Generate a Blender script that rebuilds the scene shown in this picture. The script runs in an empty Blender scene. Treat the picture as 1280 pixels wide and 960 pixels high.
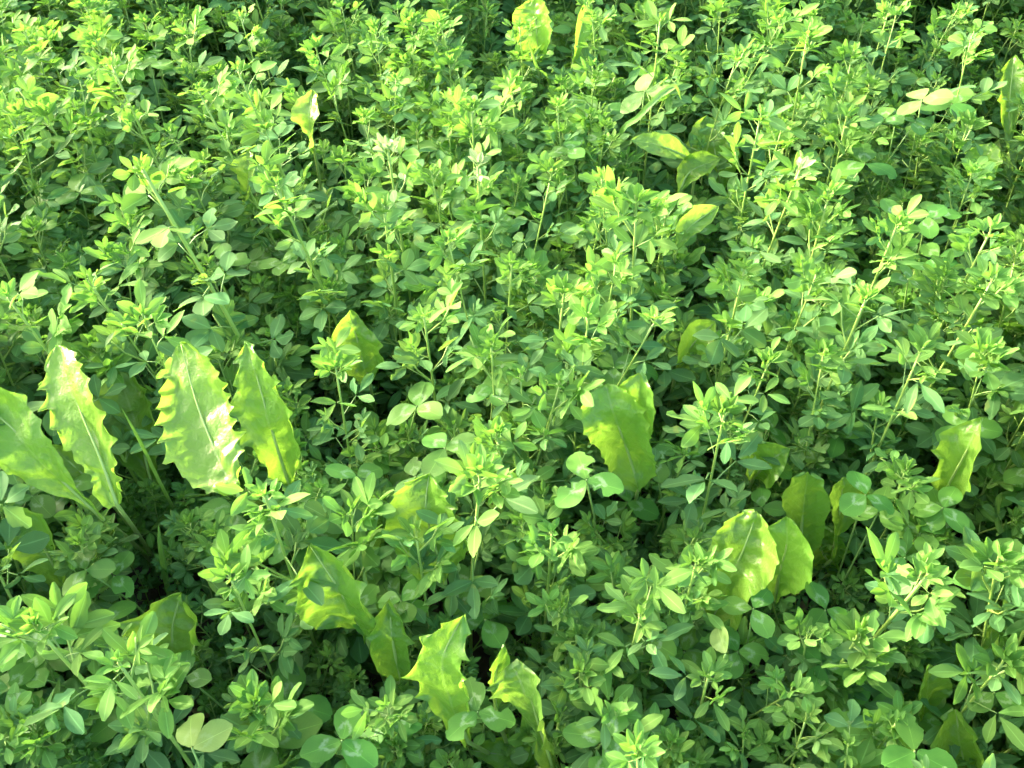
import bpy, math, random
import numpy as np
from mathutils import Matrix, Vector, noise

# ------------------------------------------------------------------ camera, sky, sun, exposure
scene = bpy.context.scene
COL = scene.collection
PITCH = math.radians(47.0)            # looking down into the stand
CAM = Vector((0.0, 0.0, 0.86))
FPX = 1256.0                          # focal length in pixels of the 1280 px wide photograph
cam_data = bpy.data.cameras.new('camera')
cam_data.sensor_width = 36.0
cam_data.lens = 36.0 * FPX / 1280.0
cam_data.clip_start = 0.02
cam_data.clip_end = 1000.0
cam = bpy.data.objects.new('camera', cam_data)
COL.objects.link(cam)
cam.location = CAM
cam.rotation_euler = (math.pi / 2 - PITCH, 0, 0)
scene.camera = cam

SUN_EL, SUN_AZ = math.radians(17.0), math.radians(-62.0)   # azimuth from +Y (view direction) towards +X
sun_dir = Vector((math.sin(SUN_AZ) * math.cos(SUN_EL), math.cos(SUN_AZ) * math.cos(SUN_EL), math.sin(SUN_EL)))
world = bpy.data.worlds.new('World')
scene.world = world
world.use_nodes = True
wn = world.node_tree.nodes
sky = wn.new('ShaderNodeTexSky')
sky.sky_type = 'NISHITA'
sky.sun_disc = False
sky.sun_elevation = SUN_EL
sky.sun_rotation = SUN_AZ
sky.air_density = 1.0
sky.dust_density = 5.0
world.node_tree.links.new(sky.outputs[0], wn['Background'].inputs[0])
wn['Background'].inputs[1].default_value = 0.15
sun_data = bpy.data.lights.new('sun', 'SUN')
sun_data.energy = 2.0
sun_data.angle = math.radians(3.0)
sun_data.color = (1.0, 0.92, 0.75)
sun = bpy.data.objects.new('sun', sun_data)
COL.objects.link(sun)
sun.rotation_euler = (-sun_dir).to_track_quat('-Z', 'Y').to_euler()
scene.view_settings.view_transform = 'Standard'
scene.view_settings.look = 'None'
scene.view_settings.gamma = 1.0
scene.view_settings.exposure = 3.1
scene.cycles.max_bounces = 7
scene.cycles.diffuse_bounces = 5
scene.cycles.glossy_bounces = 2
scene.cycles.transmission_bounces = 4
scene.cycles.use_adaptive_sampling = True
scene.cycles.adaptive_threshold = 0.02

# ------------------------------------------------------------------ picture <-> world
FWD = Vector((0, math.cos(PITCH), -math.sin(PITCH)))
UPV = Vector((0, math.sin(PITCH), math.cos(PITCH)))
def P(px, py, z):
    r = FWD + Vector((1, 0, 0)) * ((px - 640) / FPX) - UPV * ((py - 480) / FPX)
    return CAM + r * ((z - CAM.z) / r.z)
def low(py):                              # the crop is shorter towards the path
    return max(0.0, min(1.0, (py - 470) / 490))
def proj(p):
    d = Vector(p) - CAM
    w = d.dot(FWD)
    return 640 + FPX * d.x / w, 480 - FPX * d.dot(UPV) / w, w

rng = random.Random(11)
U = rng.uniform
def ri(r, a, b): return r.uniform(a, b)

# ------------------------------------------------------------------ materials
def leaf_mat(name, c_lo, c_hi, trans, tfac, rough=0.45, rib=None, ribw=0.035, chevron=False, vein=0.25,
             spec=0.4, spots=0.0, mark=1.0, vbump=0.0006, bump=0, hue=0.015):
    m = bpy.data.materials.new(name)
    m.use_nodes = True
    nt = m.node_tree
    N, L = nt.nodes, nt.links
    N.clear()
    def nd(t, **kw):
        n = N.new(t)
        for k, v in kw.items():
            setattr(n, k, v)
        return n
    def mth(op, a, b=None, c=None, clamp=False):
        n = nd('ShaderNodeMath', operation=op, use_clamp=clamp)
        for i, v in enumerate((a, b, c)):
            if v is None: continue
            if isinstance(v, (int, float)): n.inputs[i].default_value = v
            else: L.new(v, n.inputs[i])
        return n.outputs[0]
    def mixc(f, a, b):
        n = nd('ShaderNodeMix', data_type='RGBA')
        for i, v in ((0, f), (6, a), (7, b)):
            if isinstance(v, (int, float)): n.inputs[i].default_value = v
            elif isinstance(v, tuple): n.inputs[i].default_value = (*v, 1)
            else: L.new(v, n.inputs[i])
        return n.outputs[2]
    uv = nd('ShaderNodeUVMap').outputs[0]
    sep = nd('ShaderNodeSeparateXYZ'); L.new(uv, sep.inputs[0])
    u = mth('ABSOLUTE', mth('SUBTRACT', sep.outputs[0], 0.5))          # 0 midrib .. 0.5 margin
    v = sep.outputs[1]
    oi = nd('ShaderNodeObjectInfo')
    rnd = oi.outputs['Random']
    tc = nd('ShaderNodeTexCoord')
    add = nd('ShaderNodeVectorMath', operation='ADD')
    L.new(tc.outputs['Object'], add.inputs[0])
    cmb = nd('ShaderNodeCombineXYZ'); L.new(mth('MULTIPLY', rnd, 7.0), cmb.inputs[0])
    L.new(cmb.outputs[0], add.inputs[1])
    n1 = nd('ShaderNodeTexNoise'); n1.inputs['Scale'].default_value = 95; n1.inputs['Detail'].default_value = 1
    L.new(add.outputs[0], n1.inputs['Vector'])
    f = mth('ADD', mth('MULTIPLY', n1.outputs[0], 0.9), mth('MULTIPLY', mth('SUBTRACT', rnd, 0.5), 0.8), clamp=True)
    col = mixc(f, c_lo, c_hi)
    tcol = mixc(f, tuple(x * 0.75 for x in trans), trans)
    # lateral veins
    w = mth('FRACT', mth('SUBTRACT', mth('MULTIPLY', v, 11.0), mth('MULTIPLY', u, 7.0)))
    vn = mth('LESS_THAN', mth('ABSOLUTE', mth('SUBTRACT', w, 0.5)), 0.09)
    ribf = mth('LESS_THAN', u, ribw)
    rc = rib or tuple(min(1, x * 1.7) for x in c_hi)
    col = mixc(mth('MULTIPLY', vn, vein), col, rc)
    if chevron:                                                         # pale V mark of red clover
        n2 = nd('ShaderNodeTexNoise'); n2.inputs['Scale'].default_value = 420
        L.new(add.outputs[0], n2.inputs['Vector'])
        d = mth('ABSOLUTE', mth('SUBTRACT', mth('ADD', v, mth('MULTIPLY', u, 0.75)), mth('ADD', 0.47, mth('MULTIPLY', mth('SUBTRACT', n2.outputs[0], .5), 0.28))))
        ch = mth('MULTIPLY', mth('SUBTRACT', 1.0, mth('DIVIDE', d, 0.11), clamp=True), mth('MULTIPLY', mth('SUBTRACT', 0.42, u), 6.0, clamp=True))
        ch = mth('MULTIPLY', ch, mth('MULTIPLY', mth('GREATER_THAN', rnd, 0.12), 0.85 * mark))
        col = mixc(ch, col, (0.30, 0.45, 0.21))
    col = mixc(mth('MULTIPLY', ribf, 0.75), col, rc)
    if spots:
        n3 = nd('ShaderNodeTexNoise'); n3.inputs['Scale'].default_value = 60; n3.inputs['Detail'].default_value = 4
        L.new(add.outputs[0], n3.inputs['Vector'])
        sp = mth('MULTIPLY', mth('GREATER_THAN', n3.outputs[0], 0.66), spots)
        col = mixc(sp, col, (0.35, 0.38, 0.06))
    hsv = nd('ShaderNodeHueSaturation')
    wn2 = nd('ShaderNodeTexWhiteNoise', noise_dimensions='1D'); L.new(rnd, wn2.inputs['W'])
    L.new(mth('ADD', 0.5 - hue, mth('MULTIPLY', wn2.outputs[0], 2 * hue)), hsv.inputs['Hue'])
    L.new(mth('ADD', 0.85, mth('MULTIPLY', rnd, 0.3)), hsv.inputs['Value'])
    L.new(col, hsv.inputs['Color'])
    if bump:
        n4 = nd('ShaderNodeTexNoise'); n4.inputs['Scale'].default_value = 260; n4.inputs['Detail'].default_value = 3
        L.new(tc.outputs['Object'], n4.inputs['Vector'])
        hgt = mth('SUBTRACT', mth('MULTIPLY', n4.outputs[0], 1.0), mth('ADD', mth('MULTIPLY', vn, 0.5), mth('MULTIPLY', ribf, 1.0)))
        bp = nd('ShaderNodeBump'); bp.inputs['Strength'].default_value = bump; bp.inputs['Distance'].default_value = vbump
        L.new(hgt, bp.inputs['Height'])
    pb = nd('ShaderNodeBsdfPrincipled')
    L.new(hsv.outputs[0], pb.inputs['Base Color'])
    pb.inputs['Roughness'].default_value = rough
    pb.inputs['Specular IOR Level'].default_value = spec
    if bump: L.new(bp.outputs[0], pb.inputs['Normal'])
    tr = nd('ShaderNodeBsdfTranslucent'); L.new(tcol, tr.inputs['Color'])
    if bump: L.new(bp.outputs[0], tr.inputs['Normal'])
    mx = nd('ShaderNodeMixShader'); mx.inputs[0].default_value = tfac
    L.new(pb.outputs[0], mx.inputs[1]); L.new(tr.outputs[0], mx.inputs[2])
    out = nd('ShaderNodeOutputMaterial'); L.new(mx.outputs[0], out.inputs[0])
    return m

M_ALF = leaf_mat('alfalfa_leaf', (0.088, 0.212, 0.070), (0.134, 0.276, 0.086), (0.24, 0.46, 0.055), 0.42, rough=0.68, vein=0.10, spots=0.35, spec=0.12, hue=0.018)
M_YNGLIT = leaf_mat('alfalfa_young_or_lit_leaf', (0.128, 0.270, 0.055), (0.175, 0.330, 0.072), (0.23, 0.50, 0.05), 0.42, rough=0.68, vein=0.08, hue=0.012, spec=0.10)  # young leaves, and a painted sunlit tone for older leaflets of lit plants
M_SLKSUN = leaf_mat('silky_sunlit_bud', (0.24, 0.36, 0.14), (0.36, 0.45, 0.22), (0.4, 0.55, 0.2), 0.40, rough=0.5, vein=0.05, hue=0.01, spec=0.3)  # pale silky bud, with whitening by sun painted into its colour
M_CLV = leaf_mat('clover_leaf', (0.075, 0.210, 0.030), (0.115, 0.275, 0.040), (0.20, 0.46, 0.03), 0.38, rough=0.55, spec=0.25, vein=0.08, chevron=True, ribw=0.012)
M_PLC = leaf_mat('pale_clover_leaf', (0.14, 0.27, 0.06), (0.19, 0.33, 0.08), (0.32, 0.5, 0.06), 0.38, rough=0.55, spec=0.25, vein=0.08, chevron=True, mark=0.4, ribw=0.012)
M_DAN = leaf_mat('dandelion_leaf', (0.155, 0.325, 0.040), (0.195, 0.375, 0.05), (0.36, 0.64, 0.05), 0.48, rough=0.33, vein=0.20, spec=0.55, vbump=0.0014,
                 rib=(0.27, 0.43, 0.11), ribw=0.016, bump=0.7, hue=0.012, spots=0.05)
M_DAY = leaf_mat('yellowing_dandelion_leaf', (0.145, 0.30, 0.045), (0.205, 0.36, 0.065), (0.34, 0.58, 0.06), 0.44, rough=0.36, vein=0.2, spec=0.5, vbump=0.0014,
                 rib=(0.32, 0.44, 0.16), ribw=0.016, bump=0.7, hue=0.01, spots=0.4)
M_GRS = leaf_mat('grass_leaf', (0.10, 0.23, 0.06), (0.15, 0.31, 0.08), (0.25, 0.5, 0.05), 0.35, rough=0.45, vein=0.0)
def plain_mat(name, c1, c2, rough=0.5, scale=120.0, trans=None):
    m = bpy.data.materials.new(name); m.use_nodes = True
    nt = m.node_tree; N, L = nt.nodes, nt.links
    pb = N['Principled BSDF']
    n = N.new('ShaderNodeTexNoise'); n.inputs['Scale'].default_value = scale; n.inputs['Detail'].default_value = 5
    tc = N.new('ShaderNodeTexCoord'); L.new(tc.outputs['Object'], n.inputs['Vector'])
    mx = N.new('ShaderNodeMix'); mx.data_type = 'RGBA'
    mx.inputs[6].default_value = (*c1, 1); mx.inputs[7].default_value = (*c2, 1)
    L.new(n.outputs[0], mx.inputs[0]); L.new(mx.outputs[2], pb.inputs['Base Color'])
    pb.inputs['Roughness'].default_value = rough
    return m, n
M_STEM, _ = plain_mat('alfalfa_stem', (0.22, 0.37, 0.06), (0.33, 0.47, 0.10), 0.45, 60)
M_PET, _ = plain_mat('petiole', (0.16, 0.30, 0.06), (0.24, 0.38, 0.09), 0.5, 60)
M_RIB, _ = plain_mat('dandelion_midrib', (0.24, 0.38, 0.07), (0.34, 0.45, 0.14), 0.45, 60)
M_DRY, _ = plain_mat('dry_litter', (0.16, 0.11, 0.05), (0.34, 0.27, 0.14), 0.8, 60)
M_SOIL, sn = plain_mat('soil', (0.035, 0.026, 0.016), (0.10, 0.075, 0.05), 0.95, 35)
_nt = M_SOIL.node_tree
_b = _nt.nodes.new('ShaderNodeBump'); _b.inputs['Strength'].default_value = 1.0; _b.inputs['Distance'].default_value = 0.02
_nt.links.new(sn.outputs[0], _b.inputs['Height']); _nt.links.new(_b.outputs[0], _nt.nodes['Principled BSDF'].inputs['Normal'])

# ------------------------------------------------------------------ mesh building
class MB:
    def __init__(s): s.v, s.f, s.uv, s.mi = [], [], [], []
    def add(s, part, mat=None, slot=0):
        vs, fs, uvs = part
        o = len(s.v)
        s.v.extend((mat @ Vector(p))[:] for p in vs) if mat is not None else s.v.extend(tuple(p) for p in vs)
        s.f.extend(tuple(i + o for i in f) for f in fs)
        s.uv.extend(uvs)
        s.mi.extend([slot] * len(fs))
    def mesh(s, name, mats):
        me = bpy.data.meshes.new(name)
        me.from_pydata(s.v, [], s.f)
        uvl = me.uv_layers.new(name='UVMap')
        li = np.empty(len(me.loops), dtype=np.int32); me.loops.foreach_get('vertex_index', li)
        uvl.data.foreach_set('uv', np.array(s.uv, dtype=np.float32)[li].ravel())
        for m in mats: me.materials.append(m)
        me.polygons.foreach_set('material_index', s.mi)
        me.polygons.foreach_set('use_smooth', [True] * len(me.polygons))
        me.update()
        return me
def solo(name, part, mat):
    b = MB(); b.add(part); return b.mesh(name, [mat])

def tube(pts, r0, r1, sides=5, uvv=(0.5, 0.5)):
    """tapered tube through points"""
    pts = [Vector(p) for p in pts]
    vs, fs = [], []
    n = len(pts)
    ref = Vector((0.31, 0.9, 0.2))
    for i, p in enumerate(pts):
        t = (pts[min(i + 1, n - 1)] - pts[max(i - 1, 0)]).normalized()
        a = t.cross(ref)
        if a.length < 1e-4: a = t.cross(Vector((1, 0, 0)))
        a.normalize(); b = t.cross(a)
        r = r0 + (r1 - r0) * i / (n - 1)
        for k in range(sides):
            an = 2 * math.pi * k / sides
            vs.append(p + (a * math.cos(an) + b * math.sin(an)) * r)
    for i in range(n - 1):
        for k in range(sides):
            k2 = (k + 1) % sides
            fs.append((i * sides + k, i * sides + k2, (i + 1) * sides + k2, (i + 1) * sides + k))
    fs.append(tuple(range((n - 1) * sides, n * sides)))
    return vs, fs, [uvv] * len(vs)

def spline(pts, n):
    """Catmull-Rom through points, n samples"""
    pts = [Vector(p) for p in pts]
    q = [pts[0] * 2 - pts[1]] + pts + [pts[-1] * 2 - pts[-2]]
    out = []
    for i in range(n):
        x = i / (n - 1) * (len(pts) - 1)
        k = min(int(x), len(pts) - 2); t = x - k
        a, b, c, d = q[k:k + 4]
        out.append(0.5 * ((2 * b) + (c - a) * t + (2 * a - 5 * b + 4 * c - d) * t * t + (3 * b - a - 3 * c + d) * t ** 3))
    return out

def leaflet(r, Ln, W, peak=0.58, blunt=0.75, fold=0.2, bend=0.0, wave=0.03, bite=0, nv=7, notch=0.0, serr=0.0):
    """leaflet along +Y, upper face +Z, base at origin"""
    p = math.log(0.5) / math.log(peak)
    ts = [0.5 - 0.5 * math.cos(math.pi * (0.06 + 0.94 * i / nv)) for i in range(nv + 1)]
    ts[0] = 0.0; ts[-1] = 1.0
    bites = {}
    for _ in range(bite):
        bites[(r.randint(2, nv - 1), r.choice((-1, 1)))] = r.uniform(0.25, 0.7)
    ph = r.uniform(0, 6)
    asym = r.uniform(-0.08, 0.08)
    vs, fs, uvs = [], [], []
    for i, t in enumerate(ts):
        w = W / 2 * max(0.05, math.sin(math.pi * min(t, 0.9999) ** p)) ** blunt
        if i == nv: w = W * 0.10
        for j, x in enumerate((-1, -0.55, 0, 0.55, 1)):
            sg = -1 if x < 0 else 1
            k = bites.get((i, sg), 1.0) if x else 1.0
            if serr and abs(x) == 1 and i % 2 and i > nv // 2: k *= 1 - serr
            xx = x * w * k * (1 + asym * sg)
            y = t * Ln
            if i == nv and j == 2: y += -notch * Ln
            z = fold * abs(xx) + bend * Ln * t * t - 0.15 * fold * abs(x) ** 3 * w
            z += wave * Ln * math.sin(5.2 * t + ph + 1.5 * x) * (0.3 + abs(x))
            vs.append((xx, y, z)); uvs.append((0.5 + 0.5 * x, t))
    for i in range(nv):
        for j in range(4):
            a = i * 5 + j
            fs.append((a, a + 1, a + 6, a + 5))
    return vs, fs, uvs

R3 = random.Random(5)
def ALF_L(r, broad):
    if broad:
        return leaflet(r, r.uniform(.0185, .0225), r.uniform(.0115, .0145), peak=r.uniform(.55, .62), blunt=.62, fold=r.uniform(.05, .35),
                       bend=r.uniform(-.18, .12), wave=r.uniform(.01, .04), bite=r.choice((0, 0, 1, 1, 2)), serr=.06)
    return leaflet(r, r.uniform(.021, .026), r.uniform(.0088, .0112), peak=r.uniform(.54, .62), blunt=.68, fold=r.uniform(.1, .5),
                   bend=r.uniform(-.2, .15), wave=r.uniform(.01, .03), bite=r.choice((0, 0, 0, 1, 1)))
D_NAR = [ALF_L(R3, False) for _ in range(12)]
D_BRD = [ALF_L(R3, True) for _ in range(14)]
D_YNG = [leaflet(R3, R3.uniform(.013, .017), R3.uniform(.006, .0085), peak=.55, blunt=.72, fold=R3.uniform(.3, 1.0), bend=R3.uniform(-.15, .1), wave=.01, nv=5) for _ in range(10)]
D_CLV = [leaflet(R3, .030, R3.uniform(.0215, .025), peak=R3.uniform(.53, .58), blunt=.60, fold=R3.uniform(.02, .22), bend=R3.uniform(-.18, .05), wave=R3.uniform(.01, .03),
                 bite=R3.choice((0, 0, 0, 1, 2)), nv=8, notch=R3.choice((0, .03))) for _ in range(14)]
D_CLB = [leaflet(R3, .030, R3.uniform(.0215, .0245), peak=.55, blunt=.58, fold=.08, bend=-.06, wave=.015, bite=3, nv=10) for _ in range(3)]
def meshes(nm, data, mat): return [solo(nm, d, mat) for d in data]
ME_NAR, ME_BRD = meshes('alfalfa_leaflet', D_NAR, M_ALF), meshes('alfalfa_leaflet', D_BRD, M_ALF)
ME_YNG = meshes('young_leaflet', D_YNG, M_YNGLIT)
ME_NARY, ME_BRDY = meshes('young_or_lit_alfalfa_leaflet', D_NAR, M_YNGLIT), meshes('young_or_lit_alfalfa_leaflet', D_BRD, M_YNGLIT)
ME_CLV, ME_CLB = meshes('clover_leaflet', D_CLV, M_CLV), meshes('bitten_clover_leaflet', D_CLB, M_CLV)
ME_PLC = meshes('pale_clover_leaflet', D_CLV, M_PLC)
D_PET = []
for k in range(6):
    ln = .012 + .003 * k
    D_PET.append((tube([(0, 0, 0), (0, ln * .5, .0012 + R3.uniform(-.001, .001)), (0, ln, 0)], .0006, .00042, 4), ln))
ME_PET = [solo('petiole', d, M_PET) for d, _ in D_PET]

def frame(y, up):
    """matrix with +Y along y and +Z as near to up as possible"""
    y = Vector(y).normalized(); x = y.cross(Vector(up))
    if x.length < 1e-4: x = y.cross(Vector((1, 0, 0)))
    x.normalize(); z = x.cross(y)
    return Matrix((x, y, z)).transposed().to_4x4()
def T(v): return Matrix.Translation(v)
RX = lambda a: Matrix.Rotation(a, 4, 'X')
RY = lambda a: Matrix.Rotation(a, 4, 'Y')
RZ = lambda a: Matrix.Rotation(a, 4, 'Z')
SC = lambda s: Matrix.Scale(s, 4)

def tip_part(r):
    """bunch of folded, erect young leaves at the shoot tip"""
    b = MB()
    n = r.randint(4, 6)
    b.add(tube([(0, 0, -.004), (0, 0, .006), (r.uniform(-.002, .002), 0, .012)], .0010, .0006, 4), None, 1)
    for k in range(n):
        f = k / (n - 1)
        az = k * 2.4 + r.uniform(-.3, .3)
        tilt = 1.15 - .95 * f + r.uniform(-.15, .15)            # outer leaves spread, inner ones erect
        s = 1.15 - .45 * f
        m0 = T((0, 0, -.004 + .012 * f)) @ RZ(az) @ RX(math.pi / 2 - tilt)
        pl = .006 * (1 - f) + .002
        b.add(tube([(0, 0, 0), (0, pl, 0)], .0005, .0004, 4), m0, 1)
        for a in (0, .8, -.8):
            if f > .8 and a: continue
            b.add(r.choice(D_YNG), m0 @ T((0, pl, 0)) @ RZ(a + r.uniform(-.15, .15)) @ RX(r.uniform(-.2, .25)) @ RY(r.uniform(-.3, .3)) @ SC(s * r.uniform(.8, 1.05)))
    return b
def side_part(r):
    """short axillary shoot with small leaves"""
    b = MB()
    ln = r.uniform(.012, .03)
    b.add(tube([(0, 0, 0), (0, ln * .6, ln * .25), (0, ln, ln * .6)], .0006, .0004, 4), None, 1)
    for k in range(r.randint(3, 5)):
        m0 = T((0, ln * (.5 + .15 * k), ln * (.2 + .13 * k))) @ RZ(r.uniform(-1.6, 1.6)) @ RX(r.uniform(.1, .8))
        s = r.uniform(.45, .8)
        for a in (0, 1.0, -1.0):
            d = r.choice(D_YNG) if r.random() < .5 else r.choice(D_NAR)
            b.add(d, m0 @ T((0, .004, 0)) @ RZ(a) @ RX(r.uniform(-.3, .3)) @ RY(r.uniform(-.4, .4)) @ SC(s))
    return b
B_TIP = [tip_part(R3) for _ in range(10)]
B_SIDE = [side_part(R3) for _ in range(10)]
ME_TIP = [b.mesh('shoot_tip', [M_YNGLIT, M_STEM]) for b in B_TIP]
ME_TIPW = [b.mesh('silky_sunlit_shoot_tip', [M_SLKSUN, M_STEM]) for b in B_TIP[:4]]
ME_SIDE = [b.mesh('side_shoot', [M_ALF, M_STEM]) for b in B_SIDE]
ME_SIDEY = [b.mesh('young_or_lit_side_shoot', [M_YNGLIT, M_STEM]) for b in B_SIDE]

def tri_bake(r, lib):
    b = MB(); i = r.randrange(len(D_PET)); b.add(D_PET[i][0], None, 1)
    for a in (0, 1.15, -1.15):
        b.add(r.choice(lib), T((0, D_PET[i][1], 0)) @ RZ(a + r.uniform(-.2, .2)) @ T((0, .0012 if a else .004, 0)) @ RX(r.uniform(-.35, .25)) @ RY(r.uniform(-.35, .35)))
    return b.mesh('leaf', [M_ALF, M_PET])
ME_TRIN = [tri_bake(R3, D_NAR) for _ in range(8)]
ME_TRIB = [tri_bake(R3, D_BRD) for _ in range(8)]

# ------------------------------------------------------------------ object helpers
def ob(name, me, parent=None, mat=None):
    o = bpy.data.objects.new(name, me)
    COL.objects.link(o)
    if parent is not None: o.parent = parent
    if mat is not None: o.matrix_basis = mat
    return o
def tag(o, label, cat, group=None):
    o['label'] = label; o['category'] = cat
    if group: o['group'] = group
    return o
def root(name, loc, label, cat, group=None):
    o = ob(name, None); o.location = loc; o.empty_display_size = .02
    return tag(o, label, cat, group)

# ------------------------------------------------------------------ ground
def ground():
    xs = np.concatenate(([-150, -40, -12], np.linspace(-4, 4, 81), [12, 40, 150]))
    ys = np.concatenate(([-150, -40, -12], np.linspace(-2, 6, 81), [15, 50, 300]))
    v = [(x, y, .008 * math.sin(9 * x + 2 * math.sin(5 * y)) * math.cos(8 * y + x) - .004) for y in ys for x in xs]
    n = len(xs)
    f = [(j * n + i, j * n + i + 1, (j + 1) * n + i + 1, (j + 1) * n + i) for j in range(len(ys) - 1) for i in range(n - 1)]
    o = ob('ground', solo('ground', (v, f, [(0, 0)] * len(v)), M_SOIL))
    o['kind'] = 'structure'
ground()

def litter():
    r = random.Random(3); b = MB()
    for _ in range(1500):
        x, y = r.uniform(-1.1, 1.1), r.uniform(-.1, 1.6)
        m = T((x, y, r.uniform(.003, .012))) @ RZ(r.uniform(0, 6.28)) @ RX(r.uniform(-.4, .4)) @ RY(r.uniform(-.6, .6))
        if r.random() < .75: b.add(r.choice(D_NAR + D_BRD), m @ SC(r.uniform(.5, 1.0)))
        else: b.add(tube([(0, 0, 0), (r.uniform(-.01, .01), .03, .004), (0, r.uniform(.05, .09), 0)], .0013, .0008, 4), m)
    o = ob('plant_litter', b.mesh('plant_litter', [M_DRY])); o['kind'] = 'stuff'
    tag(o, 'dry brown leaves and stalks lying on the soil', 'litter')
litter()

# ------------------------------------------------------------------ alfalfa
def alfalfa_desc(r, base, tip, bulge, broad, size=1.0, lit=0.0, spread=1.0, stem_r=.0015, rosette=False):
    """stem curve and placed leaves, in coordinates relative to base"""
    base, tip = Vector(base), Vector(tip)
    h = tip - base
    mid = h * .5 + Vector(bulge)
    pts = spline([Vector((0, 0, -.01)), mid, h], 9)
    ln = sum((pts[i + 1] - pts[i]).length for i in range(8))
    def at(s):
        x = max(0, min(7.999, s * 8)); k = int(x)
        return pts[k].lerp(pts[k + 1], x - k), (pts[k + 1] - pts[k]).normalized()
    leaves, sides = [], []
    az = r.uniform(0, 6.28)
    d = .010                                                # distance down from the tip
    k = 0
    while d < ln - .03:
        f = min(1, d / .09)                                 # 0 young .. 1 mature
        p, t = at(1 - d / ln)
        e = (.85 - .5 * f) + r.uniform(-.25, .25)
        out = Vector((math.cos(az), math.sin(az), 0))
        y = (out * math.cos(e) + Vector((0, 0, 1)) * math.sin(e) + t * .2).normalized()
        s = size * (.70 + .30 * f) * r.uniform(.78, 1.18)
        leaves.append((p, y, s * spread, s, f, d))
        if k > 0 and r.random() < .6:
            sides.append((p, out, r.uniform(.8, 1.4) * size, f))
        az += 2.4 + r.uniform(-.5, .5)
        d += (.010 + .0135 * f) * r.uniform(.7, 1.3)
        k += 1
    return pts, leaves, sides, ln

def leaf_axes(r, p, y, pl):
    up = Vector((sun_dir.x * .25 + r.uniform(-.35, .35), -.15 + r.uniform(-.35, .35), 1.0))
    m_pet = T(p) @ frame(y, up)
    flat = Vector((y.x, y.y, y.z * .35))
    m_end = T(p + y * pl) @ frame(flat, up)
    return m_pet, m_end

def build_alfalfa(r, base, tip, bulge, broad, label, group, size=1.0, lit=0.0, stem_r=.0015, split=6, spread=1.0):
    pts, leaves, sides, ln = alfalfa_desc(r, base, tip, bulge, broad, size, lit, spread, stem_r)
    rt = root('alfalfa_plant', base, label, 'alfalfa', group)
    ob('stem', solo('stem', tube(pts, stem_r, stem_r * .6, 5), M_STEM), rt)
    lib, liby, tri = (ME_BRD, ME_BRDY, ME_TRIB) if broad else (ME_NAR, ME_NARY, ME_TRIN)
    tipd = (pts[-1] - pts[-2]).normalized()
    ob('shoot_tip', r.choice(ME_TIPW if 'white' in label and 'dandelion' not in label else ME_TIP), rt, T(pts[-1] - tipd * .004) @ RZ(r.uniform(0, 6)) @ SC(size * r.uniform(.6, 1.05)) if tipd.z > .95 else
       T(pts[-1] - tipd * .004) @ Vector((0, 0, 1)).rotation_difference(tipd).to_matrix().to_4x4() @ RZ(r.uniform(0, 6)) @ SC(size * r.uniform(.6, 1.05)))
    for i, (p, y, sp, s, f, d) in enumerate(leaves):
        ip = r.randrange(len(D_PET))
        pl = D_PET[ip][1] * sp
        mp, me_ = leaf_axes(r, p, y, pl)
        if i < split:
            lf = ob('leaf', ME_PET[ip], rt, mp @ SC(sp))
            inv = (mp @ SC(sp)).inverted()
            L_ = liby if (f < .35 + lit * .5 and r.random() < .8) else lib  # higher lit paints more leaflets in the lighter colour, as if in sun
            dr = r.uniform(-.15, .25)
            for a in (0, 1.15, -1.15):
                m = me_ @ RZ(a + r.uniform(-.2, .2)) @ T((0, .0012 if a else .0035, 0)) @ RX(r.uniform(-.4, .3) + dr) @ RY(r.uniform(-.4, .4)) @ SC(s * (1.0 if a else 1.08) * r.uniform(.9, 1.08))
                ob('leaflet', r.choice(L_), lf, inv @ m)
        else:
            ob('leaf', r.choice(tri), rt, T(p) @ frame(Vector((y.x, y.y, y.z * .5)), Vector((r.uniform(-.4, .4), r.uniform(-.5, .2), 1))) @ SC(s))
    for (p, out, s, f) in sides:
        ob('side_shoot', r.choice(ME_SIDEY if f < .6 + lit * .4 else ME_SIDE), rt, T(p) @ frame(out + Vector((0, 0, .5)), (0, 0, 1)) @ SC(s))  # lit also turns older side shoots to the painted sunlit colour
    return rt

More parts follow.
